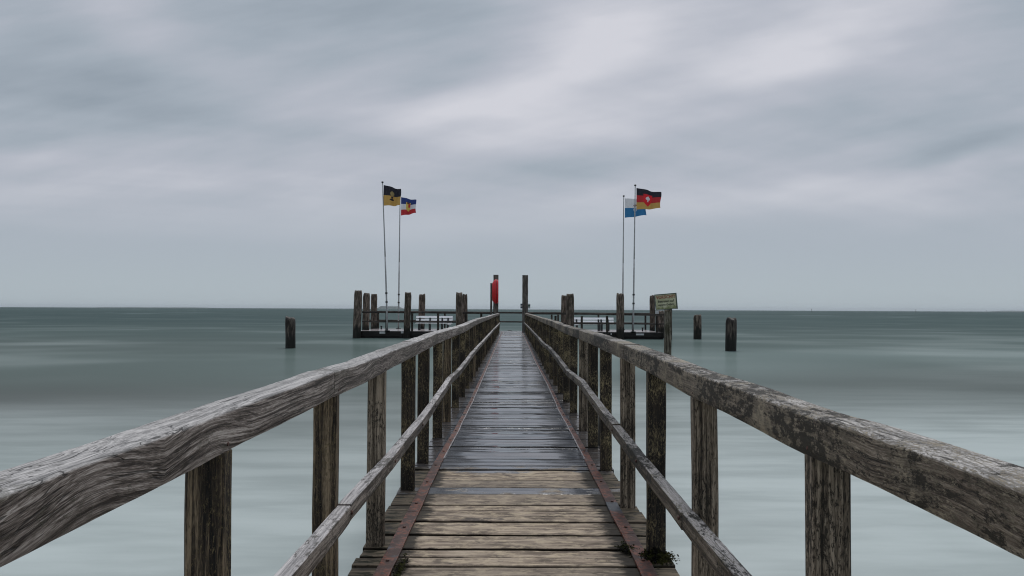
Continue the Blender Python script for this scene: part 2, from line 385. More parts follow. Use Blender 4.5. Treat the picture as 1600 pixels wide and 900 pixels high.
# head deck
m_, q, p = mat('head_deck_planks'); M['hdeck'] = m_
co = q.n('ShaderNodeTexCoord').outputs['Object']
f = q.noise(q.vm('MULTIPLY', co, (1.2, 9, 3)), 1, 4, .6)
q.put(p.inputs['Base Color'], q.mix(q.ss(f, .35, .65), (.24, .21, .20), (.50, .45, .44)))
p.inputs['Roughness'].default_value = .22
bump(q, p, f, .3, .01)

# water
m_, q, p = mat('sea_water'); M['sea'] = m_
co = q.n('ShaderNodeTexCoord').outputs['Object']
X, Y, Z = q.sep(co)[:3]
d = q.m('MAXIMUM', Y, .5)
ld_ = q.m('LOGARITHM', d, 10.)                           # decades of distance offshore
n1 = q.noise(q.vm('MULTIPLY', co, (.07, .10, 1)), 1, 2, .5)
n2 = q.noise(q.vm('MULTIPLY', co, (.012, .022, 1)), 1, 3, .5)
n3 = q.noise(q.vm('MULTIPLY', co, (.003, .006, 1)), 1, 4, .55)
n4 = q.noise(q.vm('MULTIPLY', co, (.38, 1.5, 1)), 1, 4, .55)
n5 = q.noise(q.vm('MULTIPLY', co, (.012, .012, 1)), 1, 5, .75)
# surf zone: water milky with foam near the beach, patchy further out
edge = q.m('ADD', q.m('ADD', ld_, q.m('MULTIPLY', q.m('SUBTRACT', n1, .5), -.75)), q.m('MULTIPLY', q.m('DIVIDE', X, q.m('ADD', d, 4.)), -.09))
foam = q.m('MULTIPLY', q.ss(edge, .80, 1.36, 1., 0.), q.ss(n4, .25, .6, .87, 1.))
foam2 = q.m('MULTIPLY', q.ss(q.m('ADD', n1, q.m('MULTIPLY', q.m('SUBTRACT', n2, .5), .6)), .46, .72), q.ss(ld_, 1.35, 2.0, .30, .06))
foam = q.m('MAXIMUM', foam, foam2)  # mixed below
deep = q.mix(q.ss(n3, .35, .65), (.030, .060, .059), (.052, .088, .084))
deep = q.mix(q.m('MULTIPLY', q.ss(n5, .57, .66), .6), deep, (.24, .30, .30))
mid = q.mix(q.ss(q.m('ADD', q.m('MULTIPLY', n2, .5), q.m('MULTIPLY', n1, .5)), .38, .62), (.082, .114, .105), (.138, .178, .167))
mid = q.mix(q.ss(ld_, 1.12, 1.5), (.098, .122, .112), mid)
def patch(cx, cy, ax_, ay_):
    u_ = q.m('DIVIDE', q.m('SUBTRACT', X, cx), ax_); v_ = q.m('DIVIDE', q.m('SUBTRACT', Y, cy), ay_)
    r_ = q.m('ADD', q.m('ADD', q.m('MULTIPLY', u_, u_), q.m('MULTIPLY', v_, v_)), q.m('MULTIPLY', q.m('SUBTRACT', n1, .5), 1.6))
    return q.m('EXPONENT', q.m('MULTIPLY', q.m('MAXIMUM', r_, 0.), -1.))
silt = q.m('ADD', q.m('ADD', patch(-9.5, 13.5, 7., 3.2), q.m('MULTIPLY', patch(13, 19, 9., 5.), .7)), q.m('MULTIPLY', patch(-30, 34, 22., 9.), .5), clamp=True)
mid = q.mix(q.m('MULTIPLY', silt, .85), mid, (.082, .092, .086))
mist = q.m('ADD', patch(3, 24, 9., 5.), q.m('MULTIPLY', patch(22, 31, 18., 4.), .8), clamp=True)
mid = q.mix(q.m('MULTIPLY', mist, .5), mid, (.23, .29, .28))
body = q.mix(q.ss(ld_, 1.35, 2.2), mid, deep)
foamc = q.mix(q.ss(n4, .30, .70), (.40, .447, .438), (.49, .54, .53))
colr = q.mix(foam, body, foamc)
colr = q.mix(1., colr, (.90, .90, .885), 'MULTIPLY')
q.put(p.inputs['Base Color'], colr)
p.inputs['Roughness'].default_value = 1.; p.inputs['Specular IOR Level'].default_value = 0.
h1 = q.noise(q.vm('MULTIPLY', co, (.8, 1.6, 1)), 1, 4, .55)
h2 = q.noise(q.vm('MULTIPLY', co, (.05, .10, 1)), 1, 5, .6)
h = q.m('ADD', q.m('MULTIPLY', h1, .02), q.m('MULTIPLY', h2, .25))
bump(q, p, h, .5, 1.0)
gl = q.n('ShaderNodeBsdfGlossy'); gl.inputs['Roughness'].default_value = .20; q.t.links.new(p.inputs['Normal'].links[0].from_socket, gl.inputs['Normal'])
mxs = q.n('ShaderNodeMixShader'); mxs.inputs[0].default_value = .11
q.t.links.new(p.outputs[0], mxs.inputs[1]); q.t.links.new(gl.outputs[0], mxs.inputs[2])
q.t.links.new(mxs.outputs[0], [n_ for n_ in q.t.nodes if n_.type == 'OUTPUT_MATERIAL'][0].inputs[0])

# ------------------------------------------------------------------ setting
bm = bmesh.new()
box_s = 26000
vs = [bm.verts.new(v) for v in ((-box_s, -60, 0), (box_s, -60, 0), (box_s, box_s, 0), (-box_s, box_s, 0))]
bm.faces.new(vs)
tag(link('sea', bm, M['sea']), kind='structure')
# sandy sea bed and beach behind the camera, out of sight but there
bm = bmesh.new()
bm.faces.new([bm.verts.new(v) for v in ((-400, -400, 3.), (400, -400, 3.), (400, -12, -.2), (-400, -12, -.2))])
tag(link('beach', bm, plain('pale_sand', (.42, .36, .27), .9)), kind='structure')

M['coast'] = plain('far_coast_land', (.06, .08, .07), .9)
def coast(px0, px1, hpx, Y, seed):
    bm = bmesh.new(); n = 40; fr = []; bk = []
    for i in range(n + 1):
        t = i / n; px = px0 + (px1 - px0) * t
        hh = hpx * (min(1, t * 5) * min(1, (1 - t) * 5)) ** .6 * (.65 + .5 * abs(nz(t * 9 + seed, seed)) + .35 * nz(t * 23, seed))
        a = P(px, 483, Y); zz = max(1., hh * Y / FPX)
        fr.append((bm.verts.new((a.x, Y, -2)), bm.verts.new((a.x, Y + 60, zz))))
        bk.append((bm.verts.new((a.x, Y + 500, -2)), bm.verts.new((a.x, Y + 300, zz))))
    for i in range(n):
        bm.faces.new((fr[i][0], fr[i + 1][0], fr[i + 1][1], fr[i][1]))
        bm.faces.new((fr[i][1], fr[i + 1][1], bk[i + 1][1], bk[i][1]))
        bm.faces.new((bk[i][1], bk[i + 1][1], bk[i + 1][0], bk[i][0]))
    for f in (fr[0], fr[-1]):
        k = 0 if f is fr[0] else -1
        bm.faces.new((fr[k][0], fr[k][1], bk[k][1], bk[k][0]))
    return tag(link('distant_coast', bm, M['coast']), kind='structure')
coast(586, 622, 5.0, 6500, 3.1)
coast(140, 330, 1.0, 9000, 5.7)
coast(1575, 1640, 1.5, 9000, 9.2)

hm = bpy.data.materials.new('sea_air'); hm.use_nodes = True; hm.node_tree.nodes.clear(); hq = NB(hm.node_tree)
pv = hq.n('ShaderNodeVolumePrincipled'); pv.inputs['Color'].default_value = (.86, .93, .97, 1); pv.inputs['Density'].default_value = 5e-5
ho = hq.n('ShaderNodeOutputMaterial'); hm.node_tree.links.new(pv.outputs[0], ho.inputs['Volume'])
bm = bmesh.new(); box(bm, -27000, 27000, -500, 27000, -6, 60)
tag(link('haze', bm, hm), kind='stuff')

# ------------------------------------------------------------------ the jetty
CX = .015
DZ = CAMZ - 1.375                 # deck top
TOP = {-1: [(0, 1.104 - .0), (1.08, 1.103), (2.7, 1.110), (3.08, 1.114), (3.78, 1.107), (4.63, 1.118), (5.7, 1.121), (6.8, 1.130), (8.0, 1.134), (9.4, 1.125), (11.35, 1.119), (15, 1.142), (17.9, 1.150), (24, 1.135), (31, 1.15), (44, 1.130)],
       1: [(0, 1.11), (1.08, 1.111), (1.56, 1.112), (1.9, 1.108), (2.9, 1.112), (3.24, 1.112), (4.07, 1.129), (5.06, 1.137), (7.16, 1.141), (8.7, 1.140), (10.5, 1.130), (12.1, 1.138), (14, 1.156), (16, 1.162), (22, 1.15), (30, 1.16), (44, 1.150)]}
LOW = {-1: [(0, .545), (3.2, .545), (4.3, .522), (5.6, .525), (6.6, .538), (8.4, .588), (10, .570), (13, .609), (18, .59), (26, .60), (40, .585)],
       1: [(0, .535), (3.1, .537), (4.2, .555), (6, .58), (7.8, .628), (9.8, .575), (12, .63), (14.5, .655), (18, .62), (28, .62), (44, .60)]}
XW = {-1: [(0, 0), (6, 0), (9, .006), (12, -.006), (16, .01), (44, 0)], 1: [(0, 0), (5, 0), (10, .01), (14, -.01), (16, -.03), (20, 0), (44, 0)]}
def rail_mesh(side, y0, y1, inner, width, height, topf, rad, amp, seed, dx=0., dz=0.):
    """a timber running along y with a worn, rounded inner top edge"""
    bm = bmesh.new()
    ys = []; yv = y0
    while yv < y1 - 1e-4:
        ys.append(yv); yv += .03 if yv < 5 else (.08 if yv < 12 else .3)
    ys.append(y1)
    prev = None; first = None
    for yv in ys:
        tz = DZ + topf(yv) + dz; r = rad * (1 + .35 * nz(yv * 1.3, seed))
        r = max(.004, r); r2 = r * .6
        xin, xout = inner, inner + width
        prof = [(xout, tz - height), (xout, tz - height * .5), (xout, tz - r2), (xout - r2 * .3, tz - r2 * .3), (xout - r2, tz)]
        for k in range(1, 6): prof.append((xout - r2 - (width - r2 - r) * k / 6, tz))
        for k in range(6):
            a = math.pi / 2 * k / 5; prof.append((xin + r - r * math.sin(a), tz - r + r * math.cos(a)))
        for k in range(1, 6): prof.append((xin, tz - r - (height - r) * k / 6))
        prof.append((xin + .004, tz - height + .0)); prof.append((xin + width * .5, tz - height))
        ring = []
        for j, (px, pz) in enumerate(prof):
            n1 = nz(yv * 5, px * 9 + seed, pz * 12) * amp + nz(yv * 22, px * 50 + seed, pz * 50) * amp * .45
            n2 = nz(yv * 5 + 31, px * 9, pz * 12 + seed) * amp + nz(yv * 22, px * 50, pz * 50 + seed + 9) * amp * .45
            if abs(pz - (tz - height)) < .001: n2 *= .3
            ring.append(bm.verts.new((CX + side * (px + dx + interp(XW[side], yv) + n1), yv, pz + n2)))
        if prev:
            for j in range(len(ring)):
                k = (j + 1) % len(ring)
                bm.faces.new((prev[j], prev[k], ring[k], ring[j]) if side > 0 else (prev[k], prev[j], ring[j], ring[k]))
        else: first = ring
        prev = ring
    bm.faces.new(first if side < 0 else first[::-1]); bm.faces.new(prev[::-1] if side < 0 else prev)
    bmesh.ops.recalc_face_normals(bm, faces=bm.faces)
    return bm
def post_mesh(w, d, h, amp=.0015, seed=0., bev=.006):
    """sawn post, origin at its foot"""
    bm = bmesh.new(); n = max(4, int(h / .06)); prof = []
    for (sx, sy) in ((-1, -1), (1, -1), (1, 1), (-1, 1)):
        a, b = (sx * w / 2, sy * (d / 2 - bev)), (sx * (w / 2 - bev), sy * d / 2)
        prof += [a, b] if sx * sy > 0 else [b, a]
    full = []
    for i in range(len(prof)):
        p0, p1 = prof[i], prof[(i + 1) % len(prof)]; full.append(p0)
        if i % 2 == 1:
            for k in (1, 2): full.append((p0[0] + (p1[0] - p0[0]) * k / 3, p0[1] + (p1[1] - p0[1]) * k / 3))
    prev = None
    for i in range(n + 1):
        zz = h * i / n
        ring = [bm.verts.new((x_ + nz(x_ * 30 + seed, y_ * 30, zz * 3) * amp * 2, y_ + nz(x_ * 30, y_ * 30 + seed, zz * 3 + 7) * amp * 2, zz)) for x_, y_ in full]
        if prev:
            for j in range(len(ring)):
                k = (j + 1) % len(ring); bm.faces.new((prev[j], prev[k], ring[k], ring[j]))
        else: bm.faces.new(ring[::-1])
        prev = ring
    bm.faces.new(prev)
    return bm

posts_y = {-1: [.75, 1.90, 3.13, 4.30, 5.63, 6.60, 7.91, 9.05, 10.35, 11.65], 1: [.7, 1.89, 3.10, 4.17, 5.17, 6.40, 7.44, 8.47, 9.85, 11.05]}
for sd in (-1, 1):
    yv = posts_y[sd][-1]
    while yv < 43: yv += 1.2 + .05 * nz(yv * 3.1, sd * 5.); posts_y[sd].append(yv)
joints = {-1: [-1.5, 3.085, 5.72, 9.1, 12.6, 16.2, 19.8, 23.4, 27, 31, 35, 39, 44.0], 1: [-1.5, 5.06, 8.5, 12.0, 14.4, 18, 21.6, 25.2, 29, 33, 37, 40.5, 44.0]}
ljoint = {-1: [-1.5, 3.15, 5.66, 6.62, 9.1, 12.5, 16, 19.5, 23, 27, 31, 35, 39, 43.8], 1: [-1.5, 3.1, 5.2, 7.5, 9.85, 13, 16.4, 20, 24, 28, 32, 36, 40, 43.8]}
for sd in (-1, 1):
    t = thing('railing', {-1: 'left timber railing of the jetty, silvery handrail with wavy grain on dark posts',
                          1: 'right timber railing of the jetty, brown lichen-flecked handrail on mottled posts'}[sd], 'railing', (CX + sd * .8, -1.5, DZ))
    def pl(o): o.parent = t; o.matrix_parent_inverse = Matrix.Translation(-Vector(t.location)); return o
    J = joints[sd]
    for i, (a, b) in enumerate(zip(J, J[1:])):
        amp = .0022 if a < 5 else .0035
        jd = .004 * nz(i * 3.3, sd * 2.2) * 2; jx = .004 * nz(i * 5.1 + 2, sd)
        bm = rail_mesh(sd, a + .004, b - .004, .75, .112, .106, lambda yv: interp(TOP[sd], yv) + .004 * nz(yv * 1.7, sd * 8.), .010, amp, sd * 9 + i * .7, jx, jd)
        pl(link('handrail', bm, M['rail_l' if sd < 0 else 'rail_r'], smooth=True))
    J = ljoint[sd]
    for i, (a, b) in enumerate(zip(J, J[1:])):
        jd = .012 * nz(i * 4.3 + 1, sd * 3.2); jx = .006 * nz(i * 2.1 + 5, sd)
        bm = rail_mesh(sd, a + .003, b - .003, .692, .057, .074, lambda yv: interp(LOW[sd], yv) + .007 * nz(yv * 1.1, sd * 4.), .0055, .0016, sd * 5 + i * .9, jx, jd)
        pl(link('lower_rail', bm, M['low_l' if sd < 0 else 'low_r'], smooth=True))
    for i, yv in enumerate(posts_y[sd]):
        top = interp(TOP[sd], yv + .03) + .004 * nz((yv + .03) * 1.7, sd * 8.) - .108
        w = .100 + .006 * nz(yv * 7, sd)
        foot = -.16 if yv < 3.6 or True else 0
        bm = post_mesh(w, .062 + .01 * nz(yv, 3 * sd), top + .003 - foot, seed=yv + sd)
        mk = 'post_dark'
        if sd < 0: mk = ['post_dark', 'post_brown', 'post_brown', 'post_grey'][i] if i < 4 else ('post_brown' if i % 5 == 2 else 'post_dark')
        else: mk = {1: 'post_grey', 2: 'post_grey', 3: 'post_dark', 0: 'post_grey', 4: 'post_grey', 7: 'post_grey'}.get(i, 'post_dark')
        o = link('post', bm, M[mk], loc=(CX + sd * (.80 + interp(XW[sd], yv)), yv + .03, DZ + foot))
        o.rotation_euler = (0, R(.5) * nz(yv * 3, sd), R(2) * nz(yv * 2, sd + 4))
        pl(o)
        if i < 10:
            bm = bmesh.new()
            tube(bm, [(0, 0, 0), (sd * -.005, 0, 0), (sd * -.008, 0, 0)], [.010, .009, .004], 8)
            pl(link('bolt', bm, M['rust'], loc=(CX + sd * (.6915 + interp(XW[sd], yv)), yv + .03, DZ + interp(LOW[sd], yv + .03) - .034)))
        if i < 14:   # rusty fixing nail heads on the handrail above each post
            bm = bmesh.new()
            tube(bm, [(0, 0, 0), (sd * -.004, 0, 0)], [.006, .005], 8)
            pl(link('nail', bm, M['rust'], loc=(CX + sd * .752, yv + .03, DZ + top + .022)))

# deck -------------------------------------------------------------
jet = thing('jetty', 'long narrow plank jetty running out to sea, sandy near and wet beyond', 'jetty', (CX, 0, DZ))
def pj(o): o.parent = jet; o.matrix_parent_inverse = Matrix.Translation(-Vector(jet.location)); return o
gaps = [6.39, 6.0, 5.73, 5.54, 5.24, 5.09, 4.83, 4.67, 4.545, 4.276, 4.136, 4.0, 3.82]
edges = sorted(gaps); yv = edges[0]
while yv > -1.5: yv -= random.choice((.14, .16, .15, .26)); edges.insert(0, yv)
yv = edges[-1]
while yv < 47.0: yv += .150 + random.uniform(-.012, .012); edges.append(yv)
bm = bmesh.new(); tones = []
cl = bm.loops.layers.float_color.new('tone')
for a, b in zip(edges, edges[1:]):
    tn, sdv = random.random(), random.random()
    wetp = 1. if abs(a - 5.54) < .01 else 0.
    if a < 6.3: tn *= .85
    gap = random.choice((.007, .010, .015)) if a < 6.4 else random.choice((.010, .013, .018))
    y0, y1 = a + gap / 2, b - gap / 2 - random.uniform(0, .003)
    zt = DZ + random.uniform(-.004, .004); ti = random.uniform(-.0032, .0032); tx = random.uniform(-.003, .003)
    if a < 4: ti *= .5
    skew = random.uniform(-.004, .004)
    xl = CX - .858 + random.uniform(-.012, .012); xr = CX + .862 + random.uniform(-.012, .012)
    n = 40 if a < 8 else (20 if a < 20 else 6)
    prof = [(0, -.045), (0, -.006), (.06, 0), (.5, -.0012), (.94, 0), (1, -.006), (1, -.045)]
    prev = None; crown = random.uniform(-.002, .003)
    for i in range(n + 1):
        xx = xl + (xr - xl) * i / n; sk = skew * (2 * i / n - 1)
        ea, eb = nz(xx * 7, a * 9) * .003, nz(xx * 7, b * 9 + 5) * .003
        ring = []
        for (u_, dz) in prof:
            yy_ = y0 + (y1 - y0) * u_ + sk + (ea if u_ < .1 else (eb if u_ > .9 else 0))
            zz = zt + dz + ti * (u_ - .5) * 2 + tx * (2 * i / n - 1) + (crown if u_ == .5 else 0) + (nz(xx * 5, yy_ * 14, 3.) * .0022 if dz > -.02 else 0)
            ring.append(bm.verts.new((xx, yy_, zz)))
        if prev:
            for j in range(len(ring)):
                k = (j + 1) % len(ring)
                f = bm.faces.new((prev[j], ring[j], ring[k], prev[k]))
                for l in f.loops:
                    jj = j if l.vert in (prev[j], ring[j]) else k
                    l[cl] = (tn, wetp, sdv, .5 + prof[jj][0] * .5)
        else:
            f = bm.faces.new(ring)
            for l in f.loops: l[cl] = (tn, wetp, sdv, 1)
        prev = ring
    f = bm.faces.new(prev[::-1])
    for l in f.loops: l[cl] = (tn, wetp, sdv, 1)
bmesh.ops.recalc_face_normals(bm, faces=bm.faces)
dk = pj(link('deck', bm, M['deck']))
# beams under the deck
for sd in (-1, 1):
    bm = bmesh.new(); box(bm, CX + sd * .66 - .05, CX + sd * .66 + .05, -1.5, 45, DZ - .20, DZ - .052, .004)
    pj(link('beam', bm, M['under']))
# support piles
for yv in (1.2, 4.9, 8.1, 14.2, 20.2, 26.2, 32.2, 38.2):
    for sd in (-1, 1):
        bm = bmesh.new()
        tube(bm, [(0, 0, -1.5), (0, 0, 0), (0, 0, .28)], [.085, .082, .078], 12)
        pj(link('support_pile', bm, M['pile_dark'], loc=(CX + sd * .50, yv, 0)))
for yv in (7.7, 13.4, 22.5):
    for sd in (-1, 1):
        bm = bmesh.new()
        tube(bm, [(0, 0, -1.5), (0, 0, 0), (.0, 0, DZ + .30)], [.055, .055, .05], 12)
        pj(link('side_pile', bm, M['pile'], loc=(CX + sd * .935, yv, 0)))
# steel strips
SX = {-1: [(0, .678), (4.5, .675), (6.6, .668), (8.2, .632), (11, .61), (17.8, .608), (24, .60), (45, .585)],
      1: [(0, .70), (4.5, .70), (6.4, .69), (8.2, .675), (10, .65), (13.3, .66), (17, .635), (20, .62), (27, .63), (45, .585)]}
SW = [(0, .088), (5, .084), (7, .070), (9, .058), (45, .055)]
for sd in (-1, 1):
    cuts = [-1.5, 2.1, 5.02 if sd < 0 else 4.55, 7.3, 10.4, 14, 18.3, 22.5, 27, 32, 38, 45]
    for a, b in zip(cuts, cuts[1:]):
        bm = bmesh.new(); prev = None; yv = a + .004; h = .010 + .002 * nz(a, sd)
        sh = .006 * nz(a * 2., sd * 3.)
        while True:
            w = interp(SW, yv) / 2; xc = interp(SX[sd], yv) + sh + .004 * nz(yv * 1.5, sd * 7.) + .0015 * nz(yv * 9, sd)
            z0 = DZ + .003; zt = z0 + h + .0025 * nz(yv * 2.5, sd * 4.)
            pr = [(xc - w, z0, 0), (xc - w, zt + .003, 0), (xc - w + .007, zt + .004, 1), (xc - w + .010, zt, 1), (xc, zt - .001, 0), (xc + w - .003, zt, 0), (xc + w, zt - .003, 0), (xc + w, z0, 0)]
            ring = [bm.verts.new((CX + sd * q_[0], yv, q_[1])) for q_ in pr]
            if prev:
                for j in range(8):
                    k = (j + 1) % 8; f = bm.faces.new((prev[j], prev[k], ring[k], ring[j])); f.material_index = 1 if j in (0, 1, 2) and yv > 6.8 else 0
            else: bm.faces.new(ring)
            prev = ring
            if yv >= b - .005: break
            yv = min(b - .004, yv + (.08 if yv < 12 else .3))
        bm.faces.new(prev[::-1]); bmesh.ops.recalc_face_normals(bm, faces=bm.faces)
        pj(link('steel_strip', bm, [M['rust'], M['rust_edge']]))
    yv = .3; k = 0
    while yv < 14:
        bm = bmesh.new(); tube(bm, [(0, 0, 0), (0, 0, .005), (0, 0, .008)], [.011, .010, .004], 8)
        pj(link('bolt', bm, M['rust'], loc=(CX + sd * (interp(SX[sd], yv) + .006), yv, DZ + .014))); yv += .62 + .1 * nz(yv, sd); k += 1

# seaweed snagged round a post foot and strip
m_, q, p = mat('dark_seaweed'); M['weed'] = m_
co = q.n('ShaderNodeTexCoord').outputs['Object']
q.put(p.inputs['Base Color'], q.mix(q.ss(q.noise(co, 30, 3), .4, .62), (.003, .003, .002), (.022, .023, .005))); p.inputs['Roughness'].default_value = .85; p.inputs['Specular IOR Level'].default_value = .08
def weed(ctr, spread, n, seed, label, name='seaweed'):
    rnd = random.Random(seed); bm = bmesh.new()
    for i in range(n):
        a = rnd.uniform(0, 2 * math.pi); rr = abs(rnd.gauss(0, .5))
        x0, y0 = rr * math.cos(a) * spread[0], rr * math.sin(a) * spread[1]
        z0 = abs(rnd.gauss(0, .45)) * spread[2] * max(.15, 1 - rr * .6)
        L = rnd.uniform(.008, .028); th = rnd.uniform(0, 6.28); w = rnd.uniform(.002, .005); dz = rnd.uniform(-.5, .6)
        d = Vector((math.cos(th), math.sin(th), dz * .6)).normalized(); s = Vector((-d.y, d.x, .2)).normalized() * w
        p0 = Vector((x0, y0, z0)); pm = p0 + d * L * .5 + Vector((0, 0, .006)); p1 = p0 + d * L
        for pp in (p0, pm, p1): pp.z = max(pp.z, .003)
        vv = [bm.verts.new(v) for v in (p0 - s, p0 + s, pm + s * 1.2, pm - s * 1.2, p1)]
        bm.faces.new((vv[0], vv[1], vv[2], vv[3])); bm.faces.new((vv[3], vv[2], vv[4]))
    return tag(link(name, bm, M['weed'], loc=ctr), label, 'seaweed', kind='stuff')
weed((CX + .79, 4.14, DZ + .002), (.085, .10, .035), 3600, 3, 'clump of dark seaweed round the foot of the right-hand post')
weed((CX + .655, 4.28, DZ + .004), (.05, .09, .008), 700, 5, 'thin seaweed lying over the right steel strip')
weed((CX - .60, 3.95, DZ + .004), (.03, .25, .006), 260, 6, 'dark bits of weed along the left steel strip')

# ------------------------------------------------------------------ jetty head
YF, YB = 45.4, 51.3
XL, XR = P(556, 500, YF).x, P(1036, 500, YF).x
XG0, XG1 = CX - .90, CX + .90
head = thing('landing_platform', 'wide T-shaped landing platform on black beams at the end of the jetty', 'platform', (0, YF, DZ))
def ph(o): o.parent = head; o.matrix_parent_inverse = Matrix.Translation(-Vector(head.location)); return o
bm = bmesh.new(); yv = YF
while yv < YB - .1:
    w = .19; zt = DZ + random.uniform(-.006, .006)
    for (a, b) in (((XL + .1, XG0), (XG1, XR - .1)) if yv < 45.4 + 1.4 or yv > 47.0 else ((XL + .1, XG0), (XG1, XR - .1))):
        box(bm, a, b, yv + .01, yv + w, zt - .06, zt)
    yv += .2
ph(link('head_deck', bm, M['hdeck']))
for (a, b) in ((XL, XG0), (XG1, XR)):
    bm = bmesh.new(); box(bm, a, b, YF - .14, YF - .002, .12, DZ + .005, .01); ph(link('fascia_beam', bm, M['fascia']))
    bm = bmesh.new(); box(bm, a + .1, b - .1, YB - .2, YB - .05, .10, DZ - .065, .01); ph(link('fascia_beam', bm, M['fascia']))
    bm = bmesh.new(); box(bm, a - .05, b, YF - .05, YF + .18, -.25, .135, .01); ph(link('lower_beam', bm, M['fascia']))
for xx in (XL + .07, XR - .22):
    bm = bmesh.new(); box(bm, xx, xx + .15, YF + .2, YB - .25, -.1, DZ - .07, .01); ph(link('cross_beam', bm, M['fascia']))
for i in range(9):
    for yy in (YF + .35, YB - .5):
        xx = XL + .6 + (XR - XL - 1.2) * i / 8
        bm = bmesh.new(); tube(bm, [(0, 0, -1.5), (0, 0, .35)], [.15, .14], 10); ph(link('support_pile', bm, M['pile_dark'], loc=(xx, yy, 0)))
for (px, py, w, h) in ((597.5, 519.8, 9, 3.4), (628.5, 519.3, 4, 3.2), (1000, 522.6, 12.5, 2.6), (955, 522, 1.6, 2.6)):
    a = P(px - w / 2, py + h / 2, YF - .15); b = P(px + w / 2, py - h / 2, YF - .15)
    bm = bmesh.new(); box(bm, a.x, b.x, YF - .165, YF - .142, a.z, b.z, .004); ph(link('white_plate', bm, M['plate_white']))

def head_railing(name, label, spans, posts, Y, ztop_px, mid_px, pw=.13, thick=.12):
    """rails of a straight railing along x at depth Y"""
    t = thing(name, label, 'railing', (P(spans[0][0], 500, Y).x, Y, DZ))
    def pr(o): o.parent = t; o.matrix_parent_inverse = Matrix.Translation(-Vector(t.location)); return o
    for (x0, x1) in spans:
        for nm, (pa, pb) in (('top_rail', ztop_px), ('lower_rail', mid_px)):
            a, b = P(x0, pa, Y), P(x1, pb, Y); h = thick if nm == 'top_rail' else thick * .8
            bm = bmesh.new(); n = 12; prev = None
            for i in range(n + 1):
                tt = i / n; xx = a.x + (b.x - a.x) * tt; zz = a.z + (b.z - a.z) * tt + .012 * nz(xx * .8, Y + h * 50)
                ring = [bm.verts.new((xx, Y + dy, zz + dz)) for dy, dz in ((-.05, -h / 2), (.05, -h / 2), (.05, h / 2 - .015), (.035, h / 2), (-.035, h / 2), (-.05, h / 2 - .015))]
                if prev:
                    for j in range(6): bm.faces.new((prev[j], prev[(j + 1) % 6], ring[(j + 1) % 6], ring[j]))
                else: bm.faces.new(ring[::-1])
                prev = ring
            bm.faces.new(prev); bmesh.ops.recalc_face_normals(bm, faces=bm.faces)
            pr(link(nm, bm, M['headrail']))
    for px in posts:
        a = P(px, 500, Y); zt = P(px, ztop_px[0] if px < 800 else ztop_px[1], Y).z - thick / 2 + .002
        bm = post_mesh(pw, .11, zt - (DZ + .006), amp=.003, seed=px, bev=.012)
        pr(link('post', bm, M['headpost'], loc=(a.x, Y + .16 if False else Y, DZ + .006)))
    return t
head_railing('head_railing', 'front railing of the jetty head left of the walkway', [(566, 768)], [604, 644, 684.5, 728, 752], YF + .12, (487.6, 489.2), (502.3, 503.6))
head_railing('head_railing', 'front railing of the jetty head right of the walkway', [(827, 1039)], [868, 909, 948.5, 989, 1026], YF + .12, (489.6, 492.0), (504.4, 506.2))
head_railing('head_railing', 'sea-side railing at the back of the jetty head', [(575, 1020)], [591, 640, 695, 779.5, 819, 862, 872, 935, 1008.5], YB - .35, (486.8, 490.4), (500.2, 505.4), pw=.12)

# piles -----------------------------------------------------------------
def pile(name, label, pxl, pxr, ptop, Y, lean=0., m='pile', group=None, square=False, zb=-1.2, cat='pile', split=.5):
    a, b = P(pxl, ptop, Y), P(pxr, ptop, Y); r = (b.x - a.x) / 2; zt = P((pxl + pxr) / 2, ptop, Y).z; xc = (a.x + b.x) / 2
    seed = pxl * .37; bm = bmesh.new(); H = zt - zb; n = 26; seg = 18; prev = None
    for i in range(n + 1):
        hh = H * i / n; ring = []
        rr = r * (1.0 + .02 * nz(hh * 2, seed))
        if i >= n - 1: rr *= (.97 if i == n - 1 else .88)
        for k in range(seg):
            th = 2 * math.pi * k / seg
            q_ = rr * (1 + .055 * nz(math.cos(th) * 2 + seed, math.sin(th) * 2, hh * .6) + .04 * nz(math.cos(th) * 6, math.sin(th) * 6 + seed, hh * .8))
            if square:
                c_ = max(abs(math.cos(th)), abs(math.sin(th))); q_ = rr * min(1.22, 1 / c_)
            dz = 0 if i < n - 1 else (.10 * r / .2 * nz(math.cos(th) * 1.3 + seed, math.sin(th) * 1.3, 4.))
            ring.append(bm.verts.new((q_ * math.cos(th) + lean * (hh - H) + .02 * nz(hh * .7, seed), q_ * math.sin(th), hh + dz)))
        if prev:
            for k in range(seg): bm.faces.new((prev[k], prev[(k + 1) % seg], ring[(k + 1) % seg], ring[k]))
        prev = ring
    c = bm.verts.new((0, 0, H + .01 + .03 * nz(seed, 2.)))
    for k in range(seg): bm.faces.new((prev[k], prev[(k + 1) % seg], c))
    bmesh.ops.recalc_face_normals(bm, faces=bm.faces)
    for f in bm.faces: f.smooth = f.normal.z < .8
    o = link(name, bm, M[m], loc=(xc, Y, zb))
    return tag(o, label, cat, group)
GH = 'mooring piles round the jetty head'
pile('mooring_pile', 'thickest grey pile at the far left front corner of the jetty head', 553.5, 566, 454.5, 45.0, .02, group=GH)
pile('mooring_pile', 'second pile from the left end of the jetty head, close behind the corner pile', 567, 578, 458.3, 47.6, .01, group=GH)
pile('mooring_pile', 'third pile from the left on the jetty head, greenish and squarish at the top', 580, 590, 459.7, 50.8, .012, group=GH)
pile('mooring_pile', 'leaning brown pile in the front railing just right of the left flagpoles', 632.5, 643, 457.3, 45.1, .022, group=GH)
pile('mooring_pile', 'brown pile standing behind the left end of the left white bench', 654.5, 664.8, 460.3, 50.9, .02, group=GH)
pile('mooring_pile', 'taller of the two piles right of the left bench', 712.3, 723, 457.8, 45.1, -.005, group=GH)
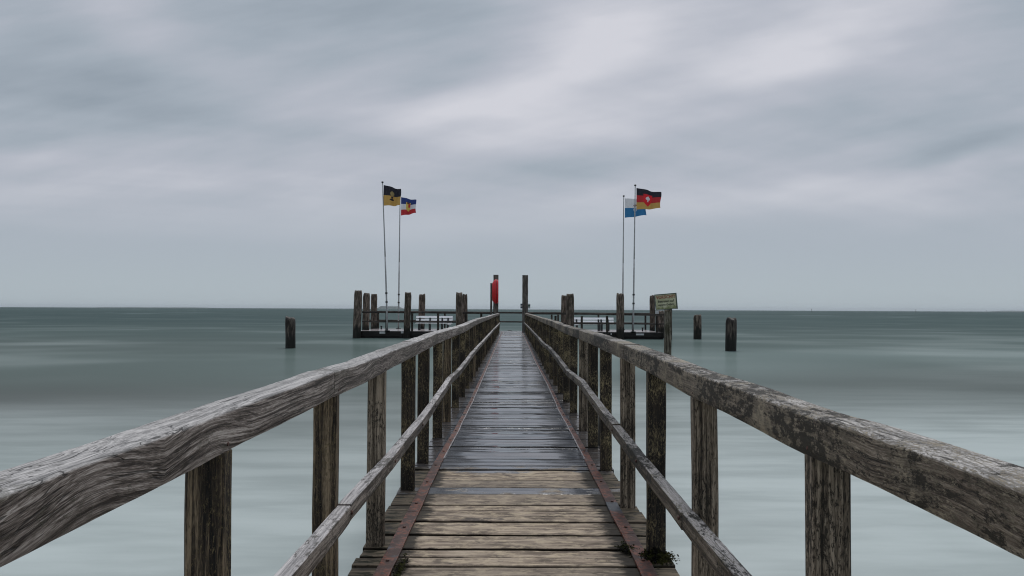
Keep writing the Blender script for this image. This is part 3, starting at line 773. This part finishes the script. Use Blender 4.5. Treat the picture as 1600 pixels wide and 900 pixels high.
pile('mooring_pile', 'shorter pile tucked behind another, right of the left bench', 722.5, 730.5, 460.3, 49.5, -.012, group=GH)
pile('mooring_pile', 'darker shorter pile just left of the right white bench pile pair', 876.8, 885.5, 462, 49.2, .0, group=GH)
pile('mooring_pile', 'taller pale pile beside the left end of the right white bench', 884.5, 897, 459.6, 45.1, .005, group=GH)
pile('mooring_pile', 'pile with a wide ragged top in front of the pale blue flag pole', 963.3, 975.5, 459.4, 45.1, .004, group=GH)
pile('mooring_pile', 'brown pile directly left of the warning sign', 1015, 1023.5, 462, 49.3, .0, group=GH)
pile('mooring_pile', 'short dark pile below the left end of the warning sign', 1027, 1038, 486, 47.4, .0, group=GH)
pile('mooring_pile', 'corner pile hidden behind the warning sign and its post', 1037.5, 1049.8, 463, 44.9, -.005, 'pile_dark', group=GH)
GW = 'old pile stumps standing alone in the water'
pile('pile_stump', 'black jagged pile stump alone in the sea left of the jetty', 446, 461.3, 496, base_y(544, 453), -.02, 'pile_dark', GW)
pile('pile_stump', 'smaller farther stump right of the sign, brown with a dark side', 1083.5, 1096, 492.5, base_y(530, 1090), .0, 'pile', GW)
pile('pile_stump', 'larger nearer black stump rightmost in the open water', 1134, 1151, 498, base_y(548.5, 1142), .01, 'pile_dark', GW)
pile('sign_post', 'slim square weathered post in the water carrying the warning sign', 1038.3, 1049, 484.5, 28., .006, 'post_pile', None, True, cat='post')

# tall gate posts
def tallpost(px0, px1, ptop, Y, label, name='tall_post', m='tallpost', group=None):
    a, b = P(px0, ptop, Y), P(px1, ptop, Y); w = b.x - a.x
    bm = post_mesh(w, w * .9, a.z + .9, amp=.006, seed=px0, bev=.02)
    o = link(name, bm, M[m], loc=((a.x + b.x) / 2, Y, -.9))
    return tag(o, label, 'post', group)
tallpost(771, 778.9, 429.5, 44.6, 'tall square post holding the red lifebuoy case, left of the walkway end', group='tall posts at the end of the walkway')
tallpost(816.3, 825, 430, 44.6, 'tall square post right of the walkway end with a small plate behind', group='tall posts at the end of the walkway')
tallpost(766.2, 769.3, 442.5, 45.0, 'thin dark post close to the left of the red lifebuoy case', 'slim_post')
# small plate behind the right tall post
t = thing('small_sign_plate', 'small blue and white plate fixed behind the right tall post', 'plate', P(820.5, 478, 44.95))
def plate(nm, x0, x1, y0, y1, Y, m, th=.02, par=None):
    a, b = P(x0, y1, Y), P(x1, y0, Y); bm = bmesh.new(); box(bm, a.x, b.x, Y, Y + th, a.z, b.z, .003)
    o = link(nm, bm, M[m])
    if par: o.parent = par; o.matrix_parent_inverse = Matrix.Translation(-Vector(par.location))
    return o
plate('plate_board', 813.2, 828.6, 474.6, 481.8, 44.96, 'plate_white', .03, t)
plate('blue_stripe', 813.2, 816.4, 474.5, 476.3, 44.945, 'plate_blue', .012, t)
plate('blue_stripe', 813.2, 816.4, 479.6, 481.9, 44.945, 'plate_blue', .012, t)
plate('green_stripe', 825, 828.6, 476.8, 478.6, 44.945, 'plate_green', .012, t)

# red lifebuoy case seen edge-on: round case hung on the post
YL = 44.1
c = P(773.9, 455.6, YL); rz = (P(774, 436.4, YL).z - P(774, 474.8, YL).z) / 2; rx = (P(778.8, 455, YL).x - P(768.9, 455, YL).x) / 2
t = thing('lifebuoy_case', 'bright red round lifebuoy case seen edge-on on the tall post', 'lifebuoy', (c.x, YL, c.z - rz))
def lens(x0, x1, R0, R1, mname, nm):
    bm = bmesh.new(); seg = 40; prev = None; n = 8
    for i in range(n + 1):
        tt = i / n; xx = x0 + (x1 - x0) * tt; rr = R0 + (R1 - R0) * (1 - (1 - tt) ** 2.2) if R1 > R0 else R0 + (R1 - R0) * tt ** 2.2
        ring = [bm.verts.new((xx, rr * .42 * math.cos(2 * math.pi * k / seg) + .0, rz + rr * math.sin(2 * math.pi * k / seg))) for k in range(seg)]
        if prev:
            for k in range(seg): bm.faces.new((prev[k], prev[(k + 1) % seg], ring[(k + 1) % seg], ring[k])).smooth = True
        else: bm.faces.new(ring[::-1])
        prev = ring
    bm.faces.new(prev); bmesh.ops.recalc_face_normals(bm, faces=bm.faces)
    return link(nm, bm, M[mname], t)
lens(-rx * .95, rx * .30, rz * .70, rz * 1.0, 'red', 'back_shell')
lens(rx * .30, rx * .42, rz * .97, rz * .97, 'red_dark', 'seam')
lens(rx * .42, rx * 1.0, rz * .99, rz * .84, 'red', 'front_shell')
bm = bmesh.new(); box(bm, -.05, .09, .25, .36, rz * .6, rz * 1.4, .01); link('bracket', bm, M['iron'], t)

# benches ------------------------------------------------------------------
def bench(label, px0, px1, Y, ytop, legs, capx):
    base = P((px0 + px1) / 2, 500, Y); t = thing('bench', label, 'bench', (base.x, Y, DZ + .006), 'white benches on the jetty head')
    xa, xb = P(px0, 500, Y).x - base.x, P(px1, 500, Y).x - base.x; k = Y / FPX
    ht = P((px0 + px1) / 2, ytop, Y).z - DZ
    for (dz, h, dy) in ((0, 3.3, .10), (4.6, 2.6, .07), (8.6, 2.0, .04)):
        bm = bmesh.new(); z1 = ht - dz * k; box(bm, xa, xb, dy - .015, dy + .015, z1 - h * k * 1.1, z1, .004, 0, Matrix.Rotation(R(-28), 4, 'X'), (0, dy, z1 - h * k / 2)); link('back_slat', bm, M['bench'], t)
    for i in range(4):
        bm = bmesh.new(); box(bm, xa, xb, -.42 + i * .12, -.33 + i * .12, .425, .455, .004); link('seat_slat', bm, M['bench'], t)
    for px in legs:
        xl_ = P(px, 500, Y).x - base.x; bm = bmesh.new()
        box(bm, xl_ - .05, xl_ + .05, -.40, -.33, 0, .425, .004); box(bm, xl_ - .05, xl_ + .05, .02, .09, 0, ht - .12, .004); box(bm, xl_ - .05, xl_ + .05, -.33, .02, .36, .42, .004)
        link('leg', bm, M['bench_leg'], t)
    xc_ = P(capx, 500, Y).x - base.x; bm = bmesh.new(); box(bm, xc_ - .17, xc_ + .17, .118, .15, ht - 6.2 * k, ht - .1 * k, .004); link('end_panel', bm, M['bench'], t)
    bm = bmesh.new(); box(bm, xc_ - .12, xc_ + .12, -.45, -.425, .36, .46, .004); link('end_panel', bm, M['bench'], t)
bench('white slatted bench with dark legs on the left half of the jetty head', 650, 707, 48.2, 493.8, (656, 672, 691, 700), 703)
bench('white slatted bench with dark legs on the right half of the jetty head', 897.5, 959, 48.2, 496.3, (901, 935.2, 939.4, 950), 900)

# cleats and notice
for (px, py, Y, lab) in ((596, 514, 49.2, 'small dark mooring bollard near the left flagpoles'), (1004, 517.5, 47.8, 'small dark mooring bollard near the right end of the jetty head')):
    a = P(px, 500, Y); t = thing('mooring_bollard', lab, 'bollard', (a.x, Y, DZ + .006), 'mooring bollards')
    bm = bmesh.new(); tube(bm, [(0, 0, 0), (0, 0, .16)], [.05, .045], 12); link('stem', bm, M['iron'], t)
    bm = bmesh.new(); tube(bm, [(0, 0, .16), (0, 0, .19), (0, 0, .23), (0, 0, .24)], [.05, .075, .07, .03], 12); link('head', bm, M['iron'], t)
o = plate('paper_notice', 1024.3, 1029.3, 484.7, 491.3, 47.1, 'plate_white', .01)
tag(o, 'small white notice under the left corner of the warning sign', 'notice')

# warning sign -------------------------------------------------------------
YS = 27.80
tl, trr, brr, bll = P(1023.4, 460.4, YS), P(1058.2, 457.2, YS), P(1058.0, 482.6, YS), P(1023.6, 485.2, YS)
cen = (tl + trr + brr + bll) / 4; wS = ((trr - tl).length + (brr - bll).length) / 2; hS = ((tl - bll).length + (trr - brr).length) / 2
sg = thing('warning_sign', 'weathered greenish warning board with red and black lettering on its post', 'sign', tuple(cen))
sg.rotation_euler = (0, -math.atan2(trr.z - tl.z + (brr.z - bll.z), trr.x - tl.x + (brr.x - bll.x)), 0)
m_, q, p = mat('algae_stained_board'); M['board'] = m_
co = q.n('ShaderNodeTexCoord').outputs['Object']
nn = q.noise(co, 5, 5, .65); zc = q.sep(co)[2]
cc = q.mix(q.ss(nn, .35, .65), (.33, .34, .19), (.50, .49, .34))
cc = q.mix(q.ss(q.m('ADD', zc, q.m('MULTIPLY', q.m('SUBTRACT', q.noise(co, 8, 4), .5), .4)), -.26, -.14, 1., 0.), cc, (.16, .18, .07))
q.put(p.inputs['Base Color'], cc); p.inputs['Roughness'].default_value = .6
M['frame_green'] = plain('mossy_sign_frame', (.07, .09, .07), .7)
M['txt_red'] = plain('faded_red_lettering', (.30, .035, .02), .6)
M['txt_blk'] = plain('dark_green_black_lettering', (.018, .026, .014), .6)
bm = bmesh.new(); box(bm, -wS / 2 + .03, wS / 2 - .03, 0, .03, -hS / 2 + .03, hS / 2 - .03, .003); link('board', bm, M['board'], sg)
bm = bmesh.new(); f = .032
box(bm, -wS / 2, wS / 2, -.012, .042, hS / 2 - f, hS / 2, .004); box(bm, -wS / 2, wS / 2, -.012, .042, -hS / 2, -hS / 2 + f * .8, .004)
box(bm, -wS / 2, -wS / 2 + f * .7, -.010, .040, -hS / 2 + f * .8 + .001, hS / 2 - f - .001, .004); box(bm, wS / 2 - f * 1.5, wS / 2, -.010, .040, -hS / 2 + f * .8 + .001, hS / 2 - f - .001, .004)
link('frame', bm, M['frame_green'], sg)
def text(s, width, height, xc, zc, m, name='lettering'):
    cu = bpy.data.curves.new('t', 'FONT'); cu.body = s; cu.align_x = 'CENTER'; cu.align_y = 'CENTER'; cu.extrude = .003; cu.offset = .012
    ob = bpy.data.objects.new('t', cu); COL.objects.link(ob); dg = bpy.context.evaluated_depsgraph_get()
    me = bpy.data.meshes.new_from_object(ob.evaluated_get(dg)); bpy.data.objects.remove(ob)
    xs = [v.co.x for v in me.vertices]; ys = [v.co.y for v in me.vertices]
    sx, sy = width / (max(xs) - min(xs)), height / (max(ys) - min(ys)); mx_, my_ = (max(xs) + min(xs)) / 2, (max(ys) + min(ys)) / 2
    for v in me.vertices: v.co = ((v.co.x - mx_) * sx + xc, -.004 - v.co.z, (v.co.y - my_) * sy + zc)
    me.materials.clear(); me.materials.append(M[m])
    o = bpy.data.objects.new(name, me); COL.objects.link(o); o.parent = sg; return o
text('VORSICHT!', wS * .84, hS * .20, -.012, hS * .30, 'txt_red')
text('Betreten auf', wS * .72, hS * .15, -.0, hS * .04, 'txt_blk')
text('eigene Gefahr', wS * .72, hS * .16, -.0, -hS * .19, 'txt_blk')

# flags ------------------------------------------------------------------
FC = {'black': (.022, .022, .032), 'gold': (.50, .31, .09), 'red': (.46, .03, .035), 'blue': (.025, .05, .19), 'white': (.66, .67, .70),
      'sky': (.03, .17, .36), 'yellow': (.62, .45, .10), 'shield': (.60, .02, .03), 'brown': (.14, .05, .03), 'dimgold': (.28, .22, .10)}
for k_, v_ in FC.items():
    m_, q, p = mat('flag_cloth_' + k_); M['f_' + k_] = m_
    co = q.n('ShaderNodeTexCoord').outputs['Object']
    q.put(p.inputs['Base Color'], q.mix(q.ss(q.noise(co, 3, 3), .3, .7), tuple(c_ * .85 for c_ in v_), v_)); p.inputs['Roughness'].default_value = .8
    tr_ = q.n('ShaderNodeBsdfTranslucent'); q.put(tr_.inputs[0], c4(v_)); mxs = q.n('ShaderNodeMixShader'); mxs.inputs[0].default_value = .35
    q.t.links.new(p.outputs[0], mxs.inputs[1]); q.t.links.new(tr_.outputs[0], mxs.inputs[2])
    q.t.links.new(mxs.outputs[0], [n_ for n_ in q.t.nodes if n_.type == 'OUTPUT_MATERIAL'][0].inputs[0])
def flagpole(px_t, py_t, px_b, zb, Y, label, r0=.055, r1=.035):
    a = P(px_t, py_t, Y); b = P(px_b, 500, Y)
    t = thing('flagpole', label, 'flagpole', (b.x, Y, zb), 'flagpoles on the jetty head')
    H = a.z - zb; dx = a.x - b.x
    pts = [(dx * (t_ ** 1.15), 0, H * t_) for t_ in [i / 10 for i in range(11)]]
    bm = bmesh.new(); tube(bm, pts[:6], [r0 + (r1 - r0) * i / 10 for i in range(6)], 12); link('lower_tube', bm, M['pole'], t)
    bm = bmesh.new(); tube(bm, pts[5:], [(r0 + (r1 - r0) * i / 10) * .88 for i in range(5, 11)], 12); link('upper_tube', bm, M['pole'], t)
    bm = bmesh.new(); tube(bm, [(dx, 0, H), (dx, 0, H + .03), (dx, 0, H + .07), (dx, 0, H + .10)], [.04, .075, .07, .02], 12); link('finial', bm, M['pole_dark'], t)
    bm = bmesh.new(); tube(bm, [(0, 0, 0), (0, 0, .04)], [.17, .16], 16); link('base_plate', bm, M['iron'], t)
    for s_ in (.19, .25):
        bm = bmesh.new(); x_ = dx * s_ ** 1.15; tube(bm, [(x_, 0, H * s_), (x_, 0, H * s_ + .10)], [r0 * 1.35, r0 * 1.35], 12); link('clamp', bm, M['pole_dark'], t)
    return t
def flag(Y, px0, py0, hpx, wpx, droop_top, droop_bot, paint, label, ph_, amp=.16):
    """cloth held at the pole, waving away to the right; paint(u, v) gives its colour, v = 0 at the top"""
    k = Y / FPX; o0 = P(px0, py0, Y); W_, H_ = wpx * k, hpx * k; nu, nv = 84, 60
    cols = []; bm = bmesh.new(); vs = []
    for i in range(nu + 1):
        u = i / nu; row = []
        for j in range(nv + 1):
            v = j / nv
            zt = -droop_top * k * u ** 1.1 ; zb_ = -H_ + droop_bot * k * u
            zz = zt + (zb_ - zt) * v + .03 * math.sin(7 * u + ph_) * u
            xx = W_ * (u - .04 * math.sin(2 * math.pi * u * 1.6 + ph_) * u + .03 * math.sin(v * 5 + ph_) * u)
            yy = amp * u ** .7 * math.sin(2 * math.pi * (u * 1.55 + v * .18) + ph_)
            row.append(bm.verts.new((xx, yy, zz)))
        vs.append(row)
    for i in range(nu):
        for j in range(nv):
            f = bm.faces.new((vs[i][j], vs[i + 1][j], vs[i + 1][j + 1], vs[i][j + 1])); f.smooth = True
            cn = paint((i + .5) / nu, (j + .5) / nv)
            if cn not in cols: cols.append(cn)
            f.material_index = cols.index(cn)
    o = link('flag', bm, [M['f_' + c_] for c_ in cols], loc=(o0.x + .05, Y, o0.z))
    return tag(o, label, 'flag', 'flags on the jetty head')
def ell(u, v, cu, cv, a, b): return ((u - cu) / a) ** 2 + ((v - cv) / b) ** 2 < 1
def paintA(u, v):       # black over gold with a small charge across the middle
    if v < .49: return 'dimgold' if (ell(u, v, .50, .36, .12, .12) or (abs(u - .5) < .05 and .36 < v < .49)) else 'black'
    if ell(u, v, .50, .555, .07, .045) or ell(u, v, .50, .68, .13, .05) or (abs(u - .5) < .035 and .5 < v < .7): return 'black'
    return 'gold'
def paintB(u, v):       # blue, white, red with a yellow and red shield
    if abs(u - .5) < .15 and .24 < v < .80 and (v < .6 or abs(u - .5) < .15 * (1 - ((v - .6) / .2) ** 2)):
        if v < .34: return 'brown' if abs(u - .5) < .10 else 'yellow'
        if u > .5 and v < .55: return 'red'
        return 'yellow'
    return 'blue' if v < .36 else ('white' if v < .68 else 'red')
def paintC(u, v):       # white over light blue, small brown-red charge
    if ell(u, v, .52, .36, .09, .06) or (abs(u - .52) < .045 and .3 < v < .46): return 'brown'
    if ell(u, v, .52, .60, .09, .12): return 'white' if int(u * 40) % 2 else 'sky'
    return 'white' if v < .5 else 'sky'
def paintD(u, v):       # black, red, gold with a red shield bearing a white leaf shape
    if abs(u - .5) < .21 and .24 < v < .86 and (v < .55 or abs(u - .5) < .21 * (1 - ((v - .55) / .31) ** 2)):
        if ell(u, v, .5, .45, .12, .085) or (abs(u - .5) < .03 and .34 < v < .62): return 'white'
        return 'shield'
    return 'black' if v < .34 else ('red' if v < .67 else 'gold')
flagpole(597.6, 285.8, 605.2, DZ + .01, 45.25, 'leftmost flagpole leaning left, flying the black and gold flag')
flag(45.25, 598.2, 289.0, 32.5, 26.5, 7, 0, paintA, 'black over gold flag with a small emblem on the leftmost pole', .4)
flagpole(625.2, 304.8, 622.6, DZ + .006, 50.6, 'second flagpole from the left, flying the blue, white and red flag')
flag(50.6, 625.6, 308.0, 29.0, 23.0, 5, 3.5, paintB, 'blue, white and red flag with a yellow shield, second from the left', 1.3)
flagpole(974.6, 307.3, 972.8, DZ + .006, 50.2, 'flagpole rising behind a pile, flying the white and light blue flag')
flag(50.2, 975.2, 310.0, 30.5, 33.0, 1.5, 4.0, paintC, 'white over light blue flag partly behind the black, red and gold flag', 2.2)
flagpole(992.6, 290.6, 989.4, DZ + .01, 45.25, 'rightmost flagpole, flying the black, red and gold flag')
flag(45.25, 993.2, 293.6, 34.0, 36.0, 7.5, 1.5, paintD, 'black, red and gold flag with a red shield on the rightmost pole', .9)

# navigation marks far out
for (px, hp, Y, lab) in ((1268, 4.5, 1500, 'tiny dark navigation mark on the horizon, left of the three'), (1431, 3.8, 1700, 'tiny dark navigation mark on the horizon, middle of the three'), (1541, 2.8, 2000, 'faintest tiny navigation mark on the horizon, right of the three')):
    a = P(px, 486, Y); h = hp * Y / FPX; bm = bmesh.new()
    tube(bm, [(0, 0, -1), (0, 0, .5), (0, 0, h * .25), (0, 0, h * .3), (0, 0, h * .75), (0, 0, h * .78), (0, 0, h)], [.9, .9, .8, .25, .22, .7, .1], 10)
    o = link('navigation_mark', bm, M['pole_dark'], loc=(a.x, Y, 0)); tag(o, lab, 'sea mark', 'navigation marks on the horizon')
